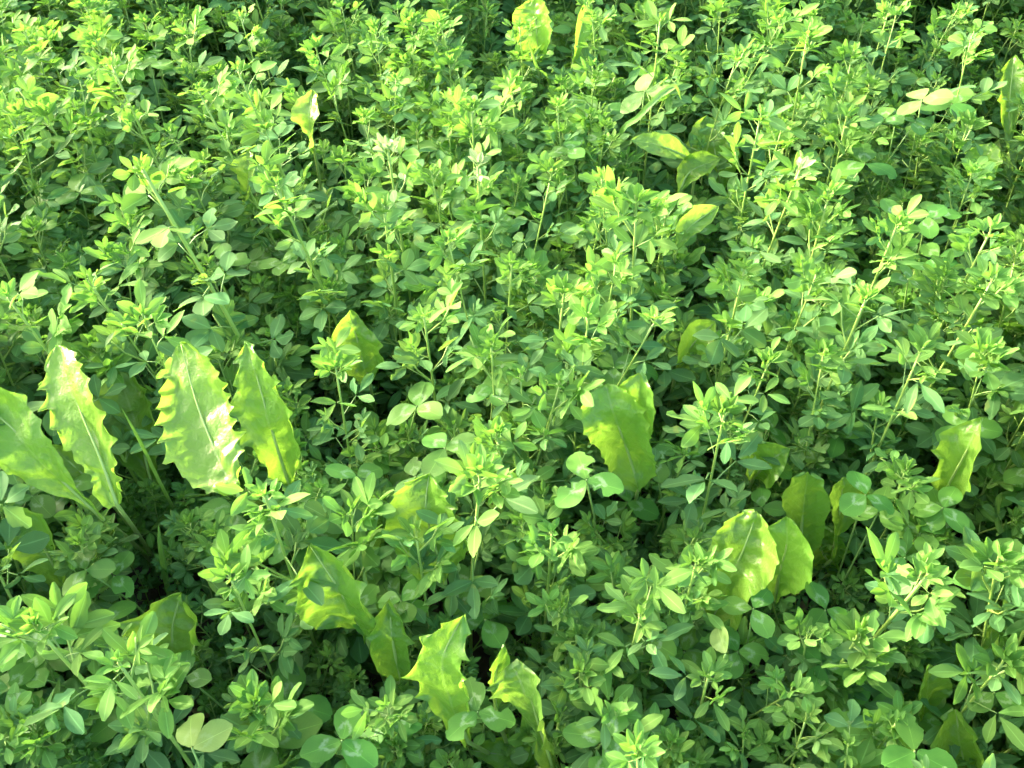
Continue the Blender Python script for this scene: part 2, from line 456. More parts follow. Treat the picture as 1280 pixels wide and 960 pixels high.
def baked_alfalfa(r, h, broad):
    """a whole plant as one mesh, for the mass of plants around the ones built singly"""
    tip = Vector((r.uniform(-.05, .05), r.uniform(-.05, .05), h))
    pts, leaves, sides, ln = alfalfa_desc(r, (0, 0, 0), tip, (r.uniform(-.015, .015), r.uniform(-.015, .015), 0), broad)
    b = MB()
    b.add(tube(pts, .0015, .0009, 4), None, 1)
    lib = D_BRD if broad else D_NAR
    def sub(src, m, slots):
        for fi, fc in enumerate(src.f): pass
        o = len(b.v)
        b.v.extend((m @ Vector(q))[:] for q in src.v); b.uv.extend(src.uv)
        b.f.extend(tuple(i + o for i in f) for f in src.f); b.mi.extend(slots[k] for k in src.mi)
    sub(r.choice(B_TIP), T(pts[-1]), (2, 1))
    for (p, y, sp, s, f, d) in leaves:
        ip = r.randrange(len(D_PET)); pl = D_PET[ip][1] * sp
        mp, me_ = leaf_axes(r, p, y, pl)
        b.add(D_PET[ip][0], mp @ SC(sp), 1)
        for a in (0, 1.15, -1.15):
            b.add(r.choice(lib), me_ @ RZ(a + r.uniform(-.2, .2)) @ T((0, .0025, 0)) @ RX(r.uniform(-.4, .3)) @ RY(r.uniform(-.4, .4)) @ SC(s * r.uniform(.9, 1.08)), 2 if f < .4 else 0)
    for (p, out, s, f) in sides:
        sub(r.choice(B_SIDE), T(p) @ frame(out + Vector((0, 0, .5)), (0, 0, 1)) @ SC(s), (0, 1))
    return b.mesh('alfalfa_mass_plant', [M_ALF, M_STEM, M_YNGLIT])

# ------------------------------------------------------------------ dandelions
NS = Vector((-.45, -.62, .55))           # usual facing of the upright blades: towards light and path
def dandelion_leaf(par, base, spec):
    pts, wpx = spec['p'], spec['w']
    zt = max(q[2] for q in pts)
    mids = [P(q[0], q[1], max(.05, zt - (zt - q[2]) * .5 - .03 * low(q[1]))) for q in pts]      # blades lean back, not upright
    dist = (sum(mids, Vector()) / len(mids) - CAM).dot(FWD)
    W = wpx * dist / FPX * spec.get('ws', 1.08) / (1 - .55 * spec.get('d', .16))
    N0 = Vector(spec.get('n', NS)).normalized()
    r = random.Random(int(pts[0][0] * 31 + pts[-1][1] * 7 + 3))
    nt, dep = spec.get('t', 9), spec.get('d', .16)
    cup, curl, tipw = spec.get('cup', .25), spec.get('curl', 0.0), spec.get('tip', .12)
    peak = spec.get('peak', .62)
    crum = spec.get('crum', 1.0)
    rows, nx = 90, 12
    path = spline(mids, rows)
    ex = math.log(.5) / math.log(peak)
    ph = (r.uniform(0, 1), r.uniform(0, 1))
    q1, q2, q3 = r.uniform(0, 6), r.uniform(0, 6), r.uniform(0, 6)
    vs, fs, uvs = [], [], []
    crown = []
    for i, c in enumerate(path):
        t = i / (rows - 1)
        tg = (path[min(i + 1, rows - 1)] - path[max(i - 1, 0)]).normalized()
        sd = tg.cross(N0).normalized(); nm = sd.cross(tg).normalized()
        tw = spec.get('twist', 0) * (t - .4)
        sd, nm = sd * math.cos(tw) + nm * math.sin(tw), nm * math.cos(tw) - sd * math.sin(tw)
        w0 = max(tipw * (1 - .75 * max(0, (t - .97) / .03)), math.sin(math.pi * min(.9999, t) ** ex) ** spec.get('pw', .75)) if t > peak else max(.10 + (spec.get('bw', .25) - .10) * min(1, t / .15), math.sin(math.pi * t ** ex) ** .85)
        for j in range(nx + 1):
            x = -1 + 2 * j / nx
            sgn = 0 if x < 0 else 1
            fr = (nt * (1 - t) + ph[sgn] + .25 * math.sin(9 * t + q1 + sgn)) % 1.0       # teeth pointing back to the base
            spike = (fr / .84) ** 2.6 if fr < .84 else (1 - fr) / .16
            ti = math.floor(nt * (1 - t) + ph[sgn] + .25 * math.sin(9 * t + q1 + sgn))
            tooth = 1 - dep * (1 - spike * (.75 + .5 * noise.cell(Vector((ti * 1.7, sgn * 3.1, q1))))) * (1 + .3 * math.sin(7 * t + q2 + 2 * sgn)) if abs(x) > .5 else 1
            w = W / 2 * w0 * (tooth if abs(x) > .95 else 1 - (1 - tooth) * .75 if abs(x) > .8 else 1 - (1 - tooth) * .4)
            w *= 1 + .10 * math.sin(6 * t + q3 + 2.2 * sgn)
            off = cup * W * (x * x) * w0 * (1 if x > 0 else spec.get('cupl', 1.0))
            off += W * (.012 * math.sin(46 * t - 6 * abs(x) + q1) * (.3 + abs(x)) + .025 * math.sin(12 * t + 2.5 * x + q2) * abs(x) + .02 * math.sin(23 * t + 4 * x + q3) * x * x)
            off += .06 * W * math.sin(5 * t + 1.7 * x + q3) * spec.get('buckle', 1.0) * (.4 + .6 * abs(x))
            qv = Vector((x * 1.6 + q1, t * 4.2 + q2, q3))
            off += W * crum * (.10 * noise.noise(qv) + .045 * noise.noise(qv * 2.7))
            off -= .02 * W * max(0, 1 - abs(x) * 5)
            off += curl * W * max(0, t - .7) ** 2 * 6
            vs.append(c + sd * (x * w) + nm * off - base)
            uvs.append((.5 + .5 * x, t))
        crown.append(c - base - nm * .0013)
    for i in range(rows - 1):
        for j in range(nx):
            a = i * (nx + 1) + j
            fs.append((a, a + 1, a + nx + 2, a + nx + 1))
    lf = ob('leaf', solo('dandelion_blade', (vs, fs, uvs), M_DAY if spec.get('y') else M_DAN), par)
    stalk = spline([Vector((0, 0, -.004)), (mids[0] - base) * .55 + Vector((0, 0, .012)), crown[0]], 6)
    ob('midrib', solo('midrib', tube(stalk[:-1] + crown[::4], .0019, .0003, 6), M_RIB), lf)
    if spec.get('label'): lf['label'] = spec['label']
    return lf

D = lambda p, w, **k: dict(p=p, w=w, **k)
L8 = Vector((-.8, -.35, .5)); LU = Vector((-.35, -.25, .9)); FC = Vector((-.1, -.8, .6)); RT = Vector((.3, -.7, .6))
DANDELIONS = [
 ('pale dandelion with two large sunlit leaves and a long pale midrib', [
   D([(145, 632, .20), (126, 578, .25), (97, 508, .29), (72, 432, .33)], 78, pw=.55, t=10, d=.32, n=(-.3, -.5, .8), buckle=.6, crum=.8, cup=.10, ws=1.05, bw=.5),
   D([(128, 650, .16), (60, 585, .24), (8, 530, .28), (-50, 490, .30)], 74, t=8, d=.14, n=(-.35, -.5, .8), cup=.1, ws=1.2),
   D([(135, 625, .13), (100, 590, .18), (62, 556, .21)], 30, t=5, d=.2, n=LU),
   D([(190, 610, .08), (172, 540, .15), (150, 465, .20)], 82, t=7, d=.12, n=FC)]),
 ('brightest dandelion, its broad sharply toothed leaf glowing in the sun', [
   D([(296, 618, .26), (272, 572, .275), (245, 505, .30), (224, 428, .35)], 100, t=11, d=.27, n=(-.46, -.13, .88), buckle=1.2, peak=.52, pw=.5, crum=.8, cup=.10, ws=1.08, bw=.5, tip=.1, label='broad sharply toothed leaf with a bright sunlit patch'),
   D([(362, 612, .12), (343, 552, .21), (326, 492, .27), (308, 427, .31)], 80, t=6, d=.40, n=(-.2, -.6, .75), peak=.5, cup=.12, crum=.7, ws=1.0)]),
 ('dandelion with a blunt upright yellow-green leaf above the chevron-marked clover', [
   D([(798, 612, .12), (786, 570, .18), (770, 525, .27), (757, 480, .31)], 68, pw=.55, t=13, d=.13, n=(-.2, -.7, .7), tip=.45, peak=.7, buckle=.5, bw=.85),
   D([(806, 575, .12), (806, 535, .20), (800, 502, .28), (799, 466, .32)], 48, t=10, d=.1, n=(-.4, -.6, .65), tip=.4, peak=.7)]),
 ('dandelion with two cupped broad leaves and several shaded leaves behind them', [
   D([(890, 775, .11), (912, 725, .18), (930, 685, .24), (946, 640, .285)], 80, t=9, d=.07, n=(-.3, -.65, .65), cup=.5, cupl=.1, tip=.4, peak=.66, buckle=.6, bw=.8),
   D([(968, 750, .10), (974, 718, .17), (983, 682, .23), (984, 646, .265)], 66, t=8, d=.06, n=(-.35, -.7, .6), cup=.35, cupl=.2, tip=.3, peak=.6, buckle=.5),
   D([(1000, 700, .08), (1004, 640, .17), (1010, 590, .24)], 52, t=8, d=.05, n=FC, tip=.7, peak=.7, bw=.8),
   D([(1042, 700, .08), (1050, 645, .16), (1056, 597, .22)], 52, t=8, d=.08, n=RT, tip=.5, peak=.7),
   D([(1046, 715, .08), (1028, 690, .13), (1020, 652, .17)], 54, t=4, d=.2, n=FC)]),
 ('jagged dandelion with spiky torn leaves, one of them edged in yellow', [
   D([(585, 930, .09), (563, 875, .18), (553, 825, .25), (578, 770, .30)], 76, t=6, d=.42, n=(-.2, -.65, .72), peak=.55, cup=.1, crum=.7, label='pale green leaf with long pointed teeth'),
   D([(690, 960, .10), (672, 905, .18), (658, 862, .25), (640, 828, .28)], 78, t=4, d=.32, n=(-.5, -.6, .6), y=True, peak=.7, tip=.5, buckle=1.5, label='crumpled leaf yellowing along its edge'),
   D([(622, 900, .14), (620, 850, .22), (630, 806, .27)], 26, t=4, d=.3, n=(.5, -.6, .5)),
   D([(690, 945, .09), (645, 945, .13), (590, 938, .15)], 44, t=4, d=.3, n=LU)]),
 ('dandelion with a lobed leaf speckled by sun flecks', [
   D([(455, 795, .13), (436, 760, .20), (415, 725, .25), (386, 682, .28)], 90, t=4, d=.34, n=(-.2, -.6, .75), peak=.55),
   D([(500, 850, .12), (490, 800, .20), (486, 750, .25)], 50, t=3, d=.34, n=FC, peak=.45)]),
 ('broad shaded dandelion leaf half hidden behind a tall alfalfa shoot', [
   D([(556, 725, .14), (542, 680, .20), (532, 635, .25), (536, 592, .28)], 92, t=8, d=.16, n=FC, peak=.5)]),
 ('low lobed dandelion in deep shade under the clover', [
   D([(228, 840, .10), (214, 795, .17), (224, 744, .22)], 92, t=4, d=.34, n=FC, peak=.55)]),
 ('narrow wavy dandelion leaf beside a clover with pale chevrons', [
   D([(1165, 650, .08), (1186, 605, .17), (1206, 566, .24), (1228, 522, .29)], 52, t=4, d=.36, n=(-.5, -.5, .7), twist=.8)]),
 ('far dandelion with a rounded veined leaf and a thin upright leaf', [
   D([(674, 85, .16), (671, 48, .23), (669, 18, .28), (668, -4, .31)], 50, t=8, d=.12, n=(-.4, -.7, .5), tip=.3, peak=.55),
   D([(716, 85, .16), (727, 35, .25), (736, -8, .30)], 20, t=5, d=.2, n=(.4, -.7, .5))]),
 ('dandelion with leaves curling out among alfalfa shoots, one sunlit and rolled', [
   D([(1145, 915, .10), (1157, 875, .17), (1164, 832, .22)], 46, t=6, d=.1, n=RT, tip=.6, peak=.7),
   D([(1218, 990, .08), (1203, 945, .16), (1194, 888, .22)], 62, t=4, d=.25, n=(-.5, -.6, .5), cup=.5, tip=.4),
   D([(1234, 850, .14), (1238, 812, .19), (1241, 780, .23)], 30, t=4, d=.15, n=FC, y=True, tip=.6, peak=.7),
   D([(1180, 860, .06), (1165, 830, .1), (1185, 790, .14)], 50, t=5, d=.15, n=FC)]),
 ('shaded lobed dandelion under small chewed alfalfa leaves', [
   D([(462, 480, .12), (448, 432, .20), (436, 390, .26)], 64, t=3, d=.34, n=FC, peak=.5)]),
 ('drooping dandelion with a long broad leaf shaded by round clover leaflets', [
   D([(98, 760, .07), (68, 712, .15), (46, 672, .20), (20, 632, .23)], 62, t=7, d=.12, n=LU),
   D([(126, 725, .10), (122, 692, .18), (120, 654, .22)], 46, t=3, d=.12, n=(-.5, -.6, .6), tip=.6, peak=.7, y=True)]),
 ('yellowed dandelion with crumpled leaves behind a pale alfalfa rosette', [
   D([(872, 203, .2), (832, 184, .25), (788, 175, .265)], 28, t=5, d=.12, n=(-.2, -.6, .8), y=True),
   D([(842, 320, .2), (862, 284, .26), (898, 258, .285)], 28, t=3, d=.25, n=(-.4, -.6, .6), y=True, buckle=1.8),
   D([(848, 245, .18), (862, 215, .22), (900, 198, .24)], 32, t=4, d=.15, n=(-.2, -.6, .8)),
   D([(902, 240, .08), (895, 195, .16), (884, 145, .21)], 56, t=5, d=.12, n=FC)]),
 ('small dandelion leaf whitened by sun among far shoots', [
   D([(392, 190, .2), (386, 155, .29), (389, 112, .33)], 36, t=4, d=.15, n=(-.4, -.6, .6), y=True, buckle=.3)]),
 ('small crumpled yellow dandelion leaf beside the tall thick alfalfa stem', [
   D([(306, 260, .16), (310, 222, .26), (312, 188, .30)], 36, t=4, d=.15, n=(-.4, -.6, .6), y=True, buckle=.3)]),
 ('pointed pale dandelion tip above round clover leaflets', [
   D([(1222, 240, .14), (1230, 208, .22), (1240, 178, .26)], 40, t=7, d=.12, n=(-.6, -.5, .6))]),
 ('ragged yellow-green dandelion leaf standing at the far border of the patch', [
   D([(1262, 190, .12), (1262, 130, .20), (1268, 70, .27)], 32, t=5, d=.3, n=(-.3, -.7, .6))]),
 ('single pointed dandelion leaf tilted over alfalfa leaves', [
   D([(846, 462, .14), (868, 428, .21), (894, 402, .25)], 36, t=6, d=.06, n=(-.2, -.7, .7))]),
 ('small dandelion leaf with a lit tip under an alfalfa shoot', [
   D([(940, 600, .12), (960, 578, .19), (986, 560, .22)], 44, t=7, d=.06, n=(-.3, -.6, .75), peak=.5)]),
]
MARKS = []                                                    # things the small shoots are described by
DMARK = ['the pale dandelion with a long midrib', 'the brightest toothed dandelion', 'the blunt upright dandelion leaf', 'the two cupped dandelion leaves',
         'the jagged dandelion', 'the lobed sun-flecked dandelion', 'the broad shaded dandelion leaf', 'the low lobed dandelion in shade', 'the narrow wavy dandelion leaf',
         'the far rounded dandelion leaf', 'the rolled sunlit dandelion leaf', 'the shaded lobed dandelion', 'the drooping dandelion', 'the crumpled yellow dandelion',
         'the small whitened dandelion leaf', 'the small crumpled yellow dandelion leaf', 'the pointed pale dandelion tip', 'the ragged yellow-green dandelion leaf',
         'the single pointed dandelion leaf', 'the small lit dandelion tip']
ELL = []                                                      # picture ellipses to keep clear: x, y, rx, ry, z
for label, leaves in DANDELIONS:
    bs = [P(q['p'][0][0], q['p'][0][1], q['p'][0][2]) for q in leaves]
    c = sum(bs, Vector()) / len(bs)
    base = Vector((c.x, c.y + .015, 0))
    rt = root('dandelion', base, label, 'dandelion', 'dandelions among the alfalfa')
    for q in leaves:
        dandelion_leaf(rt, base, q)
        a, b = q['p'][-1], q['p'][-2]
        lo = q['p'][0] if len(q['p']) < 4 else q['p'][1]
        if b[2] > .12 and b[1] > 110:
            ELL.append(((a[0] + lo[0]) / 2, (a[1] + lo[1]) / 2, q['w'] * .5 + 10, abs(lo[1] - a[1]) / 2 + 12, b[2]))
    tp = P(*leaves[0]['p'][-2]); MARKS.append((tp.x, tp.y, DMARK[len(MARKS)]))

# ------------------------------------------------------------------ clover
def clover_leaf(r, par, base, ctr, size, rot, nrm, lib, k=(0, 2.05, -2.05), bend=None):
    """size: leaflet length in m; rot: direction of the middle leaflet in the leaf plane"""
    rel = ctr - base
    mid = rel * .5 + Vector((r.uniform(-.02, .02), r.uniform(-.02, .02), .02))
    lf = ob('leaf', solo('petiole', tube(spline([Vector((0, 0, -.004)), mid, rel], 7), .0010, .0007, 5), M_PET), par)
    m0 = T(rel) @ frame(Vector((0, 1, 0)), nrm) @ RZ(rot)
    for a in k:
        m = m0 @ RZ(a + r.uniform(-.1, .1)) @ T((0, .0012, 0)) @ RX(r.uniform(-.16, .18)) @ RY(r.uniform(-.15, .15)) @ SC(size / .030 * r.uniform(.94, 1.05))
        ob('leaflet', r.choice(lib), lf, m)
    return lf
NC = (-.12, -.5, .85)
# label, [(px, py, z, leaflet length px, rotation deg, normal, library)]
CLOVERS = [
 ('red clover whose bitten leaflets carry bright pale chevrons', [(733, 600, .30, 52, 8, NC, 'b'), (784, 628, .17, 46, 0, NC, 'c')]),
 ('red clover with a bitten leaf beside the jagged dandelion', [(597, 890, .255, 52, 15, NC, 'b'), (470, 905, .2, 46, -60, (.2, -.6, .7), 'c')]),
 ('red clover with clean oval leaflets and faint white marks', [(1081, 204, .26, 46, -12, NC, 'c')]),
 ('large-leaved red clover with long pale chevrons at the field edge', [(1256, 716, .26, 66, -25, NC, 'c')]),
 ('single-chevron clover leaf rising from shaded undergrowth', [(232, 845, .21, 40, 10, (-.1, -.7, .7), 'c')]),
 ('very large low clover leaf with a white chevron', [(335, 925, .19, 78, -75, NC, 'c'), (365, 880, .17, 60, 10, NC, 'c')]),
 ('clover with a tall lit leaflet over two shaded ones', [(521, 508, .25, 46, -12, (-.2, -.75, .6), 'c')]),
 ('clover with cream-marked upright leaflet behind the wavy dandelion', [(1205, 534, .25, 48, 5, (-.2, -.75, .6), 'c')]),
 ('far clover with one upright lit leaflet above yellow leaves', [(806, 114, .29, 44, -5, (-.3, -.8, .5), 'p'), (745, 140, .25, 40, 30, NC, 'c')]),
 ('dark clover with three smooth oval leaflets among far alfalfa', [(188, 80, .27, 38, 0, NC, 'c')]),
 ('clover with tall narrow folded leaflets at the patch border', [(20, 212, .27, 42, 5, (-.5, -.7, .5), 'c'), (30, 275, .25, 38, 5, (-.2, -.8, .5), 'c')]),
 ('clover spreading over the drooping dandelion', [(108, 712, .24, 40, 25, (-.2, -.7, .7), 'c'), (142, 720, .22, 40, -20, NC, 'c')]),
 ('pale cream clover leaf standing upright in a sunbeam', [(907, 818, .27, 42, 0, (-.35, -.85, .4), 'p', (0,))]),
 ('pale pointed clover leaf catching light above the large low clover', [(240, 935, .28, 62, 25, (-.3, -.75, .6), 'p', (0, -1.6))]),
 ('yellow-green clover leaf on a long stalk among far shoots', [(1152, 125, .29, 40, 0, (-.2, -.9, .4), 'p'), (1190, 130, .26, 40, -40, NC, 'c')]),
 ('plain clover with three rounded leaflets in a shaded gap', [(1048, 545, .20, 34, 40, NC, 'c')]),
 ('clover with bitten round leaflets beside the blunt dandelion leaf', [(818, 575, .21, 38, 70, NC, 'b')]),
 ('dark chevron clover leaf in front of alfalfa tips', [(165, 885, .24, 62, 125, (-.1, -.7, .7), 'c')]),
 ('clover with broad unmarked leaflet below the brightest dandelion', [(290, 640, .19, 52, 70, NC, 'c')]),
 ('shaded clover with dull chevrons under alfalfa', [(585, 735, .18, 44, 25, NC, 'c'), (606, 775, .19, 44, -30, NC, 'c')]),
 ('clover cluster beside the lobed dandelion', [(380, 770, .17, 42, 20, NC, 'c'), (355, 745, .2, 36, -20, NC, 'c')]),
 ('clover with heart-like leaf rising near the spotted grass', [(80, 610, .2, 50, 40, NC, 'c'), (40, 620, .22, 46, -10, NC, 'c')]),
 ('clover standing under far tall shoots', [(60, 255, .22, 40, -60, NC, 'c'), (100, 240, .24, 38, 20, NC, 'c')]),
]
CMARK = {2: 'the clover with clean oval leaflets', 3: 'the large-leaved edge clover', 5: 'the very large low clover leaf', 6: 'the clover with a tall lit leaflet',
         9: 'the dark clover among far alfalfa', 10: 'the clover with narrow folded leaflets', 12: 'the cream upright clover leaf', 15: 'the plain three-leaved clover',
         17: 'the dark chevron clover leaf', 19: 'the shaded dull-chevron clover', 8: 'the far upright lit clover leaflet', 14: 'the yellow-green clover on a long stalk'}
LIBS = {'c': ME_CLV, 'b': ME_CLB, 'p': ME_PLC}
def n_clover(label, leaves, group, seed):
    r = random.Random(seed)
    cs = [P(q[0], q[1], max(.06, q[2] - .045 * low(q[1]))) for q in leaves]
    c = sum(cs, Vector()) / len(cs)
    base = Vector((c.x + r.uniform(-.02, .02), c.y + r.uniform(0, .03), 0))
    rt = root('clover_plant', base, label, 'clover', group)
    for q, cc in zip(leaves, cs):
        sz = q[3] * (cc - CAM).dot(FWD) / FPX * .92
        clover_leaf(r, rt, base, cc, sz, math.radians(q[4]), q[5], LIBS[q[6]], q[7] if len(q) > 7 else (0, 2.05, -2.05))
    return base
for i, (label, leaves) in enumerate(CLOVERS):
    n_clover(label, leaves, 'clover plants among the alfalfa', 100 + i)
    q = leaves[0]
    cc = P(*q[:3])
    if i in CMARK: MARKS.append((cc.x, cc.y, CMARK[i]))
    ELL.append((q[0], q[1], q[3] * .95, q[3] * .95, q[2]))
rc = random.Random(77)
for i in range(75):
    px, py = rc.uniform(-20, 1300), rc.uniform(20, 970)
    z = rc.uniform(.16, .265)
    if any(((px - e[0]) / e[2]) ** 2 + ((py - e[1]) / e[3]) ** 2 < 1 for e in ELL): continue
    ls = []
    for k in range(rc.randint(2, 4)):
        s = 1.0 / ((P(px, py, z) - CAM).dot(FWD))
        ls.append((px + rc.uniform(-45, 45) * s, py + rc.uniform(-35, 35) * s, z + rc.uniform(-.03, .03), rc.uniform(28, 36) * s, rc.uniform(0, 360),
                   (rc.uniform(-.4, .3), rc.uniform(-.6, 0), .85), 'c'))
    w0 = P(px, py, z)
    mk = min(MARKS, key=lambda m: (m[0] - w0.x) ** 2 + (m[1] - w0.y) ** 2)[2]
    n_clover(f'{("two-leaved", "three-leaved", "four-leaved")[len(ls) - 2]} clover plant tucked under alfalfa near {mk}', ls, 'clovers tucked under the alfalfa', 300 + i)

# ------------------------------------------------------------------ grass blades
def blade(pts, w, label):
    ps = [P(*q) for q in pts]
    base = Vector((ps[0].x, ps[0].y, 0))
    path = spline([base] + ps, 22)
    vs, fs, uvs = [], [], []
    for i, c in enumerate(path):
        t = i / 21
        tg = (path[min(i + 1, 21)] - path[max(i - 1, 0)]).normalized()
        sd = tg.cross(Vector((-.2, -.7, .6))).normalized(); nm = sd.cross(tg)
        ww = w / 2 * (min(1, .5 + 2 * t)) * max(.03, 1 - max(0, (t - .55) / .45) ** 1.6)
        for x in (-1, -.5, 0, .5, 1):
            vs.append(c + sd * x * ww + nm * abs(x) * ww * .35 - base); uvs.append((.5 + .5 * x, t))
    for i in range(21):
        for j in range(4):
            a = i * 5 + j; fs.append((a, a + 1, a + 6, a + 5))
    o = ob('grass_blade', solo('grass_blade', (vs, fs, uvs), M_GRS)); o.location = base
    tag(o, label, 'grass', 'grass blades among the alfalfa')
blade([(225, 650, .1), (200, 600, .19), (178, 555, .26), (152, 510, .30)], .006, 'thin grass blade leaning past the pale dandelion')
blade([(770, 190, .22), (800, 145, .30), (840, 108, .33), (852, 125, .31)], .006, 'arching grass blade crossing yellow dandelion leaves')
blade([(215, 745, .1), (203, 690, .18), (198, 655, .22)], .007, 'short upright grass blade in shaded undergrowth')
blade([(690, 120, .2), (672, 85, .28), (660, 50, .33)], .005, 'narrow grass blade beside the far rounded dandelion leaf')
blade([(985, 215, .18), (1010, 190, .23), (1055, 155, .265), (1090, 145, .265)], .006, 'yellowish grass blade bending over clover')

# ------------------------------------------------------------------ alfalfa shoots: the ones that can be told apart
# tip px, py, z, stem foot px offset (dx, dy at mid height), size, broad, lit (sunlit look painted as lighter leaves), label
HERO = [
 (178, 212, .385, .040, -.035, 1.3, 1, .8, 'tallest alfalfa plant, its thick bare stem leaning out of the stand', .0026),
 (140, 82, .375, .020, -.01, 1.0, 0, .8, 'slender yellow-stemmed alfalfa rising above the far shoots', .0016),
 (247, 112, .365, .030, -.01, 1.0, 0, .8, 'leaning alfalfa with a spiky whorl beside the slender yellow stem', .0016),
 (298, 90, .365, .025, -.01, 1.0, 1, .7, 'leaning alfalfa with round leaflets on a yellow stem', .0016),
 (345, 232, .36, .020, .01, 1.0, 1, .6, 'bushy alfalfa with pale tip next to the tall thick stem', .0018),
 (485, 190, .36, .004, .01, 1.0, 1, .6, 'alfalfa with white-tipped bud and toothed leaves', .0017),
 (480, 262, .345, -.004, .02, 1.0, 1, .5, 'upright alfalfa with wide round leaflets on a bright stem', .0019),
 (597, 208, .355, .0, .0, 1.0, 1, .6, 'alfalfa crowned by a white sunlit bud', .0015),
 (590, 138, .34, .0, .0, 1.1, 0, .6, 'star-shaped light alfalfa rosette', .0015),
 (795, 258, .365, .006, -.01, 1.25, 0, .9, 'pale sunlit alfalfa rosette with large spreading leaflets', .0017),
 (825, 28, .36, .0, .0, 1.15, 0, .7, 'far alfalfa crowned with a rounded pale rosette', .0015),
 (1010, 42, .36, .005, .0, 1.15, 1, .7, 'far alfalfa with stacked flat leaves in sun', .0016),
 (1000, 212, .35, -.01, .0, 1.0, 0, .7, 'alfalfa with a folded white leaf at its tip', .0015),
 (1036, 245, .345, .0, .0, 1.05, 0, .9, 'alfalfa with a fat whitish bud', .0015),
 (950, 148, .345, .0, .0, 1.1, 0, .6, 'alfalfa with upright oval leaflets in front of grass', .0015),
 (1120, 285, .345, -.005, .0, 1.0, 0, .7, 'narrow-leaved alfalfa with erect pointed tip', .0015),
 (1082, 375, .345, -.004, .01, 1.1, 0, .6, 'alfalfa with long silver-green erect leaves', .0016),
 (705, 368, .335, -.005, .01, 1.05, 0, .6, 'alfalfa tip with yellow bud over the shaded hollow', .0016),
 (530, 396, .315, .004, .01, 1.0, 0, .4, 'alfalfa rosette above the shaded lobed dandelion', .0015),
 (614, 432, .315, .0, .01, 1.0, 0, .5, 'alfalfa with a split pale tip in mid field', .0015),
 (930, 340, .335, .0, .01, 1.05, 1, .7, 'round-leaved yellow-green alfalfa behind the hollow', .0016),
 (1238, 290, .345, -.01, .0, 1.05, 0, .8, 'sunlit alfalfa with crowded yellow leaflets at field edge', .0016),
 (1240, 352, .335, -.005, .0, 1.05, 1, .7, 'alfalfa with perforated round leaflets in the sun', .0016),
 (1150, 442, .325, .0, .0, 1.0, 0, .8, 'bright alfalfa tuft with narrow yellow leaflets', .0015),
 (332, 622, .335, .0, .0, 1.3, 0, .8, 'star-shaped sunlit alfalfa rosette below the brightest dandelion', .0017),
 (600, 598, .345, -.008, .01, 1.15, 0, .7, 'tall alfalfa with overlapping folded pale leaves in mid field', .0018),
 (520, 668, .30, .0, .0, 1.0, 0, .3, 'compact blue-green alfalfa beside the broad shaded dandelion leaf', .0015),
 (288, 722, .305, .0, .0, 1.0, 0, .8, 'alfalfa with glowing upright narrow leaves in shade', .0015),
 (45, 785, .345, .02, -.01, 1.25, 0, .8, 'big yellow-green alfalfa tuft on a bent stem', .0021),
 (148, 828, .345, .012, -.015, 1.25, 0, .9, 'glowing alfalfa tip of overlapping erect leaves', .0019),
 (905, 520, .33, .006, .01, 1.15, 0, .6, 'upright alfalfa with oval leaflets on a straight stem', .0016),
 (1157, 722, .345, -.008, .01, 1.15, 1, .8, 'sunlit alfalfa with thick green stem and yellowish leaves', .0021),
 (1070, 800, .29, .0, .0, 1.25, 0, .4, 'alfalfa with a flat wheel of oval leaflets', .0016),
 (800, 772, .31, .0, .01, 1.1, 0, .6, 'alfalfa with a spiky yellow centre above round leaflets', .0018),
 (870, 705, .31, .0, .0, 1.05, 0, .5, 'alfalfa with twisted pale leaflet beside the cupped dandelion', .0015),
 (770, 895, .29, .0, .0, 1.3, 0, .4, 'alfalfa with widely spread narrow leaflets', .0016),
 (885, 848, .29, .0, .0, 1.15, 0, .3, 'blue-green alfalfa bush under the pale cream clover leaf', .0016),
 (1252, 830, .31, .0, .0, 1.15, 0, .8, 'sunlit alfalfa tuft beside the rolled dandelion leaf', .0016),
 (320, 885, .29, .0, .0, 1.15, 1, .3, 'alfalfa with dew-specked cupped leaves over the large clover', .0016),
 (485, 885, .28, .0, .0, 1.0, 0, .3, 'small alfalfa beside the long-toothed dandelion', .0014),
 (690, 668, .30, .0, .0, 1.1, 1, .4, 'round-leaved alfalfa below the bitten chevron clover', .0015),
 (10, 372, .335, .03, -.02, 1.1, 1, .6, 'leaning alfalfa whose stem points at the pale dandelion', .0019),
 (420, 462, .31, .0, .0, 1.0, 0, .4, 'alfalfa spray with small narrow leaves by the bright dandelion', .0014),
 (1120, 905, .29, .0, .0, 1.15, 1, .4, 'alfalfa with cupped leaves beside the rolled dandelion leaf', .0016),
]
